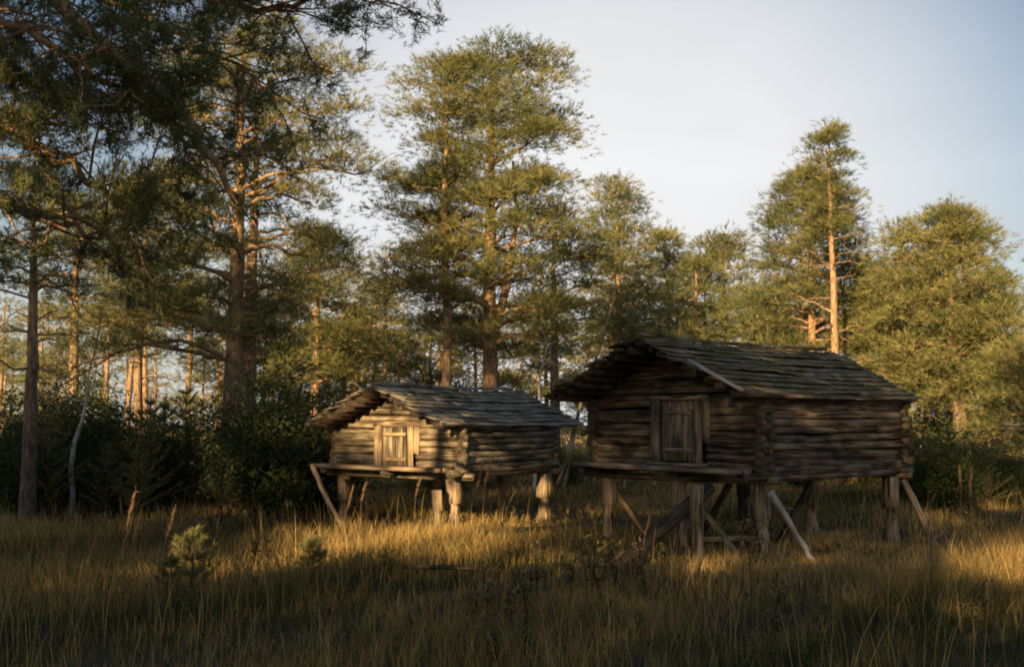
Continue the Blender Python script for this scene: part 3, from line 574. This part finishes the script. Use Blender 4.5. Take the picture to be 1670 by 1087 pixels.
# tall single grasses with drooping seed heads
def reed(seed, h):
    rng = np.random.default_rng(seed); root = empty('reed_grass', (0, 0, 0)); G = Geo()
    top = np.array([h * .16, .03, h]); P = path([0, 0, -.03], np.array([0, 0, 1]), top, 8, rng, .08); G.tube(P, np.linspace(.0035, .002, 8), 4, 0, None, cap=False)
    m = np.repeat(rng.random(), G.n)
    o = np_mesh('stalk', np.vstack(G.V), np.vstack(G.F), M['seed'], root, {'rnd': ('FLOAT', m)})
    n = 80; t = rng.random((n, 1)); c = P[-3] + (P[-1] - P[-3]) * t; pp = c + rng.standard_normal((n, 3)) * [.009, .009, .012] * (1.3 - t)
    d = (P[-1] - P[-2]); d = d / np.linalg.norm(d) + rng.standard_normal((n, 3)) * .25; V, Fa = needles(pp, d, rng, .035, .004, 2, .3)
    np_mesh('seed_head', V, Fa, M['seed'], root, {'rnd': ('FLOAT', rng.random(len(V)))})
    bl = rng.random(9); V, Fa, R = blades(np.zeros((9, 3)) + rng.standard_normal((9, 3)) * [.03, .03, 0], h * .5 * (.6 + .5 * rng.random(9)), np.full(9, .007), np.full(9, .4), .5 + .4 * bl, rng)
    np_mesh('leaf_blade', V, Fa, M['grass'], root, {'rnd': ('FLOAT', R)})
    return root
def reeds():
    rng = random.Random(2); pr = [reed(500 + i, 1.0) for i in range(4)]; used = set()
    sp = [(203, 9.3, 1.0), (210, 9.0, .8), (232, 8.9, .75), (262, 9.5, .85), (592, 11.6, 1.05), (672, 14.2, .9), (765, 13.2, 1.15), (778, 13.0, 1.2), (783, 13.8, .8), (520, 7.0, .5), (530, 6.8, .42),
          (940, 11.4, .75), (965, 12.6, .7), (1010, 11.8, .8), (1040, 11, .7), (1390, 12, .8), (1560, 14, 1.1), (1580, 14.2, 1.1), (1600, 13.8, 1.05), (1615, 14.5, 1.0), (1650, 12, .7), (1500, 12.5, .8), (1120, 8, .55), (1400, 7.4, .5), (760, 7.6, .5), (665, 7.3, .5), (560, 12.8, .8), (585, 13.6, .85)]
    for px, d, h in sp:
        k = rng.randrange(4); o = pr[k] if k not in used else copy_tree(pr[k]); used.add(k); x = at(px, 690, d).x; o.location = (x, d, g(x, d)); o.rotation_euler.z = rng.uniform(-.9, .9); o.scale = (h, h, h)
        w_ = 'in the shaded grass at the lower left' if px < 300 else ('in the sunlit grass before the small storehouse' if px < 900 else ('in the grass before the large storehouse' if px < 1480 else 'in the golden grass at the right'))
        tag(o, 'tall thin reed grass with a rusty seed head ' + w_, 'reed grass', 'reed grasses ' + w_)
reeds()

# ------------------------------------------------------------------ the two log storehouses on stilts
def post(name, x, y, h, rad, seed, parent, z0=-.1, mat='post', waist=.62, headr=.98):
    rng = np.random.default_rng(seed); G = Geo(); zs = np.array([0, .12, .25, .38, .5, .58, .60, .8, 1.0]) * (h - z0) + z0
    rr = rad * np.array([1.15, 1.08, .92, .78, waist, waist * 1.05, headr, headr * 1.02, headr])
    P = np.stack([x + rng.standard_normal(9) * .008, y + rng.standard_normal(9) * .008, zs], -1); G.tube(P, rr, 8, .10, rng)
    return G.build(name, M[mat], parent, smooth=False)
def storehouse(loc, a, W, L, zf, nlog, dl, ze, zr, of, ob_r, ob_e, os_, mats, door, plat, seed, label, posts, ncourse):
    wm, pm, rm, dm = mats; rng = np.random.default_rng(seed)
    root = empty('log_storehouse', loc, a - math.pi / 2); tag(root, label, 'storehouse')
    R = dl * .545
    def log(G, p0, p1, r, sag=.012):
        n = 12; t = np.linspace(0, 1, n)[:, None]; P = np.array(p0) * (1 - t) + np.array(p1) * t
        P = P + np.cumsum(rng.standard_normal((n, 3)) * .004, 0); P[:, 2] -= sag * np.sin(t[:, 0] * math.pi)
        tp = 1 + .12 * (rng.random() - .5) * (t[:, 0] * 2 - 1)
        G.tube(P, r * tp * (1 + .03 * rng.standard_normal(n)), 10, .035, rng)
    ex = .115 if wm == 'wood_a' else .08
    slope = (zr - ze) / (W / 2 + os_); roofz = lambda x: zr - slope * abs(x + W / 2) - .10
    # walls: each wall one mesh of stacked round logs, crossing at notched corners
    def wall(kind):
        G = Geo()
        for i in range(nlog):
            e1, e2 = ex * (.7 + .6 * rng.random()), ex * (.7 + .6 * rng.random())
            zc = zf + dl * (i + .5)
            big = 1.0
            if kind in ('front', 'back'):
                y = 0 if kind == 'front' else L; zc += dl * .5
                if kind == 'front' and door and i < nlog - 1:
                    log(G, (-W - e1, y, zc), (-door[1] + .05, y, zc), R * big, .004); log(G, (-door[0] - .05, y, zc), (e2, y, zc), R * big, .004)
                else: log(G, (-W - e1, y, zc), (e2, y, zc), R)
            else:
                x = 0 if kind == 'right' else -W; log(G, (x, -e1, zc), (x, L + e2, zc), R * (1.35 if i == 0 else 1))
        G.build('wall', M[wm], root)
    for k_ in ('front', 'right', 'back', 'left'): wall(k_)
    # gables
    for y in (0, L):
        G = Geo(); i = nlog
        while True:
            zc = zf + dl * (i + 1.0)
            half = W / 2 + (roofz(-W / 2) - (zc + R * .6)) / slope - W / 2
            if half < .12: break
            half = min(half, W / 2 + .1); log(G, (-W / 2 - half, y, zc), (-W / 2 + half, y, zc), R, .004); i += 1
        G.build('gable', M[wm], root)
    # purlin poles under the roof, each slope's one layer of them, with ragged ends
    for sgn in (1, -1):
        npu = 9
        for j in range(npu):
            f = (j + .2) / npu; x = -W / 2 + sgn * f * (W / 2 + os_); z = zr - slope * abs(x + W / 2) - .075
            ob = ob_r + (ob_e - ob_r) * f; G = Geo(); e1 = of * (.86 + .12 * rng.random()); n = 8; t = np.linspace(0, 1, n)
            P = np.stack([np.full(n, x) + rng.standard_normal(n) * .004, -e1 + (L + e1 + ob * .95) * t, z - .02 * np.sin(t * math.pi)], -1)
            G.tube(P, np.linspace(.052, .042, n) * (1 + .1 * rng.standard_normal()), 8, .05, rng); G.build('purlin', M['darklog'], root)
    # courses of split shakes
    for sgn in (1, -1):
        G = Geo()
        for c_ in range(ncourse):
            f0, f1 = c_ / ncourse, (c_ + 1.45) / ncourse
            y = -of * (1 + .08 * rng.standard_normal()); fm = (c_ + .5) / ncourse; yend = L + ob_r + (ob_e - ob_r) * fm
            while y < yend - .06:
                ln = .45 + 1.1 * rng.random() ** 1.4; ln = min(ln, yend - y + .05 * rng.random())
                lo = min(f1, 1.02) + rng.standard_normal() * .012; hi_ = max(0.0, f0 - .01)
                x0 = -W / 2 + sgn * hi_ * (W / 2 + os_); x1 = -W / 2 + sgn * lo * (W / 2 + os_)
                z0_ = zr - slope * abs(x0 + W / 2) - .02; z1_ = zr - slope * abs(x1 + W / 2) + .014 + .004 * rng.standard_normal()
                sg = lambda yy: -.03 * math.sin(math.pi * np.clip((yy + of) / (L + of + ob_r), 0, 1))
                c0 = np.array([(x0 + x1) / 2, y, (z0_ + z1_) / 2 + sg(y)]); c1 = np.array([(x0 + x1) / 2 + .01 * rng.standard_normal(), y + ln * .985, (z0_ + z1_) / 2 + sg(y + ln) + .004 * rng.standard_normal()])
                G.board(c0, c1, (x1 - x0, 0, z1_ - z0_), math.hypot(x1 - x0, z1_ - z0_), .009 + .006 * rng.random(), rng, seg=5, bend=.006 * rng.standard_normal())
                y += ln
        # bark and moss edge lying along the rake
        G.build('roof_slope', M[rm], root, smooth=False)
    G = Geo()  # ridge pole and eave boards
    n = 10; t = np.linspace(0, 1, n); P = np.stack([np.full(n, -W / 2) + rng.standard_normal(n) * .006, -of * .9 + (L + of + ob_r) * .93 * t, zr + .02 - .025 * np.sin(t * math.pi) + rng.standard_normal(n) * .004], -1); G.tube(P, .027, 7, .12, rng)
    G.build('ridge_pole', M[rm], root)
    for sgn in (1, -1):
        G = Geo(); xe = -W / 2 + sgn * (W / 2 + os_ - .01); P = np.stack([np.full(n, xe) + rng.standard_normal(n) * .006, -of + .02 + (L + of + ob_e - .04) * t, ze - .012 - .02 * np.sin(t * math.pi) + rng.standard_normal(n) * .005], -1)
        G.tube(P, .034, 7, .10, rng); G.build('eave_pole', M[dm], root)
    if wm == 'wood_a':   # silver split rail lying on the lower half of the right rake
        G = Geo(); xa, xb = -W / 2 + .52 * (W / 2 + os_), -W / 2 + 1.03 * (W / 2 + os_); zz = lambda x: zr - slope * abs(x + W / 2) + .045
        G.board((xa, -of + .04, zz(xa)), (xb, -of + .01, zz(xb) - .01), (0, 1, 0), .05, .035, rng, 5); G.build('rake_board', M['dead'], root, smooth=False)
    # platform in front of the door, on protruding floor beams
    (s0, s1, py, pz) = plat
    for j in range(3):
        G = Geo(); yy = -R - .07 - j * (py - R) / 3; G.board((-s1 + rng.standard_normal() * .05, yy, pz), (-s0 + rng.standard_normal() * .04, yy, pz - .02), (0, 1, 0), (py - R) / 3 * .95, .06, rng, 8); G.build('platform_plank', M[pm], root, smooth=False)
    for x in (-.02, -W * .5, -W + .02):
        G = Geo(); log(G, (x, -py * .95, zf - dl * .30), (x, L + .25, zf - dl * .30), R * 1.1); G.build('floor_beam', M[wm], root)
    for y in (.05, L - .05):
        G = Geo(); log(G, (-W - .2, y, zf - dl * .95), (.18, y, zf - dl * .95), R * .95); G.build('cross_beam', M[wm], root)
    # door with frame
    if door:
        d0, d1, dz0, dz1 = door; n = 5; G = Geo(); yy = -R * .9
        jl, jr = .17 * (d1 - d0), .24 * (d1 - d0)
        for j in range(n):
            wd = (d1 - d0 - jl - jr) / n; x = -d1 + jl + wd * (j + .5); G.board((x, yy + .006 * (j % 2), dz0 + .02), (x, yy + .006 * (j % 2), dz1 - .02), (1, 0, 0), wd * .94, .025, rng)
        dd = G.build('door', M['plank_a' if wm == 'wood_a' else 'wood_b'], root, smooth=False)
        G = Geo(); hz = dz0 + (dz1 - dz0) * .75
        for z in (dz0 + (dz1 - dz0) * .2, dz0 + (dz1 - dz0) * .8):
            G.board((-d1 + jl + .02, yy - .028, z), (-d0 - jr - .02, yy - .028, z), (0, 0, 1), .05, .022, rng)
            G.build('batten', M[pm], dd, smooth=False); G = Geo()
        fm = M['plank_a' if wm == 'wood_a' else 'plank_b']
        G = Geo(); G.board((-d1 + jl / 2, yy - .02, dz0), (-d1 + jl / 2, yy - .02, dz1), (1, 0, 0), jl * .95, .05, rng); G.build('door_jamb', fm, root, smooth=False)
        G = Geo(); G.board((-d0 - jr * .7, yy - .02, dz0), (-d0 - jr * .7, yy - .02, dz1), (1, 0, 0), jr * .55, .05, rng); G.build('door_jamb', fm, root, smooth=False)
        G = Geo(); G.board((-d0 - jr * .2, yy + .004, dz0 + (dz1 - dz0) * .33), (-d0 - jr * .2, yy + .004, dz1 + .01), (1, 0, 0), jr * .55, .04, rng); G.build('side_board', M[pm], root, smooth=False)
        G = Geo(); G.board((-d1 - .03, yy - .012, dz1 + .035), (-d0 + .03, yy - .012, dz1 + .03), (0, 0, 1), .07, .045, rng); G.build('lintel', M[pm], root, smooth=False)
        G = Geo(); G.board((-d1 - .02, yy - .05, dz0 - .02), (-d0 + .02, yy - .05, dz0 - .02), (0, 1, 0), .14, .045, rng); G.build('sill', M[pm], root, smooth=False)
    for i, (x, y, rad, ht, mt) in enumerate(posts):
        wx = loc[0] + x * math.sin(a) + y * math.cos(a); wy = loc[1] - x * math.cos(a) + y * math.sin(a)
        post('support_post', x, y, ht, rad, seed + 50 + i, root, g(wx, wy) - loc[2] - .12, mt)
    return root
rad_ = math.radians
A = storehouse((3.02, 13.0, 0), rad_(42), 2.76, 3.28, .99, 10, .0945, 1.96, 2.70, .76, .58, .14, .19, ('wood_a', 'plank_a', 'roof_a', 'wood_a'),
    (.79, 1.70, 1.10, 1.90), (.12, 2.78, .36, 1.045), 11, 'large dark log storehouse on stilts with a grey plank door, right of the clearing',
    [(-.12, .1, .105, .86, 'post'), (-1.38, .1, .10, .86, 'post'), (-2.62, .1, .10, .86, 'post'), (-.1, 3.12, .115, .86, 'post'), (-1.38, 3.12, .10, .86, 'post'), (-2.6, 3.12, .11, .86, 'darklog')], 11)
B = storehouse((-.73, 16.0, 0), rad_(55), 2.57, 2.48, .90, 7, .097, 1.60, 2.19, .60, .85, .80, .075, ('wood_b', 'post', 'roof_b', 'dead'),
    (.80, 1.66, .93, 1.56), (.15, 2.72, .32, .935), 23, 'small low log storehouse on stilts with a pale sunlit door, left of the large one',
    [(-.18, .05, .125, .78, 'post'), (-2.4, .05, .115, .78, 'post'), (-.1, 2.35, .125, .78, 'post'), (-2.4, 2.35, .10, .78, 'post'), (-.95, 2.35, .08, .78, 'post')], 9)

# ------------------------------------------------------------------ loose poles, props and fallen timber
def pole(name, p0, p1, r0, r1, mat, label, cat, seed, group=None, knots=0, k=8, bend=.03):
    rng = np.random.default_rng(seed); p0 = np.array(p0, float); p1 = np.array(p1, float); G = Geo(); n = 12; t = np.linspace(0, 1, n)[:, None]
    P = p0 * (1 - t) + p1 * t; P = P + np.cumsum(rng.standard_normal((n, 3)) * bend * .12, 0); P += (p1 - P[-1]) * t
    G.tube(P - p0, np.linspace(r0, r1, n), k, .10, rng)
    for _ in range(knots):
        q = (P - p0)[rng.integers(1, n - 1)]; d = rng.standard_normal(3); d /= np.linalg.norm(d); G.tube([q, q + d * .1, q + d * .17], [r0 * .3, r0 * .22, .006], 5, 0, None)
    o = G.build(name, M[mat], None, smooth=False); o.location = p0; return tag(o, label, cat, group)
def gp(px, py, d, dz=-.04):
    v = at(px, py, d); v.z = g(v.x, v.y) + dz; return v
pole('leaning_log', gp(1004, 922, 11.8, .05), at(1158, 795, 12.5), .10, .08, 'darklog', 'thick dark log leaning up from the grass to the short post before the door', 'log', 1, bend=.02)
o = post('step_post', 0, 0, .86, .085, 5, None, -.12, waist=.75, headr=.95); v = gp(1137, 900, 12.1, 0); o.location = v; tag(o, 'short weathered post standing before the platform of the large storehouse', 'post')
pole('leaning_pole', gp(1332, 905, 12.9), at(1256, 800, 12.75), .03, .038, 'dead', 'silver grey twisted pole leaning at the corner of the large storehouse', 'pole', 3, knots=3, bend=.09)
pole('leaning_pole', gp(1530, 888, 14.3), at(1474, 783, 15.0), .045, .04, 'post', 'brown pole leaning against the rear right corner post of the large storehouse', 'pole', 4)
pole('leaning_pole', gp(1060, 868, 15.2), at(1000, 795, 15.0), .035, .035, 'post', 'thin brown prop beside the far left post of the large storehouse', 'pole', 5)
pole('leaning_pole', gp(1210, 905, 13.2), at(1152, 838, 13.9), .035, .035, 'post', 'short brown prop slanting under the middle of the large storehouse', 'pole', 6)
pole('leaning_pole', gp(1268, 880, 14.6), at(1322, 786, 15.6), .055, .05, 'darklog', 'dark prop slanting up to the middle rear post of the large storehouse', 'pole', 7)
pole('leaning_pole', gp(1140, 870, 15.4), at(1190, 788, 16.0), .05, .05, 'darklog', 'dark prop slanting left under the rear of the large storehouse', 'pole', 8)
pole('fallen_log', gp(1145, 885, 14.2, .10), gp(1232, 880, 14.4, .12), .04, .035, 'plank_b', 'pale barked log lying on the ground beneath the large storehouse', 'log', 9)
pole('leaning_pole', gp(568, 862, 15.9), at(509, 757, 16.4), .032, .04, 'post', 'grey pole leaning at the left end of the small storehouse platform', 'pole', 10, bend=.07)
pole('fallen_log', gp(655, 962, 10.9, .16), gp(795, 960, 10.9, .14), .024, .02, 'darklog', 'grey log lying in the grass in front of the small storehouse', 'log', 11)
pole('fallen_log', gp(450, 875, 15.2, .1), gp(512, 872, 15.4, .1), .06, .05, 'darklog', 'dark short log lying left of the small storehouse', 'log', 12)
o = post('log_stump', 0, 0, .62, .075, 13, None, -.1, waist=.8, headr=1.1); o.location = gp(713, 860, 15.9, 0); tag(o, 'cut round stump beside the corner post of the small storehouse', 'stump')
for i, (x0, y0, x1, y1) in enumerate([(1518, 792, 1612, 795), (1525, 784, 1600, 790), (1500, 797, 1590, 782), (1540, 740, 1572, 795), (1570, 742, 1552, 795), (1600, 756, 1578, 796), (1528, 755, 1590, 792)]):
    lab = 'dark pole lying in the brush pile right of the large storehouse' if i < 3 else 'thin stick standing up in the brush pile right of the large storehouse'
    pole('brush_pole', at(x0, y0 + 4, 24 + .15 * i), at(x1, y1, 24.4 + .1 * i), .055 if i < 3 else .03, .04 if i < 3 else .02, 'darklog', lab, 'pole', 20 + i, 'poles of the brush pile' if i < 3 else 'sticks of the brush pile')
# leaning dead trunks left of the large roof
pole('dead_tree', gp(905, 690, 25), at(1003, 484, 25), .055, .02, 'wood_b', 'bare pale dead trunk leaning right between the storehouses', 'dead tree', 31, knots=6, bend=.16)
pole('dead_tree', gp(915, 690, 25.6), at(968, 535, 25.6), .04, .015, 'wood_b', 'shorter bare pale dead trunk beside the longer leaning one', 'dead tree', 32, knots=5, bend=.16)


def herbs():
    rng = random.Random(31); pr = [shrub('herb', 460 + i, .5, .13, M['yleaf'], 90, .045, .03, 3) for i in range(3)]
    for i in range(26):
        px = rng.uniform(780, 1080) if i < 15 else rng.uniform(150, 1600); d = rng.uniform(7.6, 12.5); x = at(px, 690, d).x
        o = pr[i] if i < 3 else copy_tree(pr[i % 3]); o.location = (x, d, g(x, d)); o.rotation_euler.z = rng.random() * 6; s = rng.uniform(.5, .95); o.scale = (s, s, s)
        tag(o, 'small yellow leaved weed standing in the foreground grass', 'plant', 'yellow weeds in the foreground grass')
herbs()
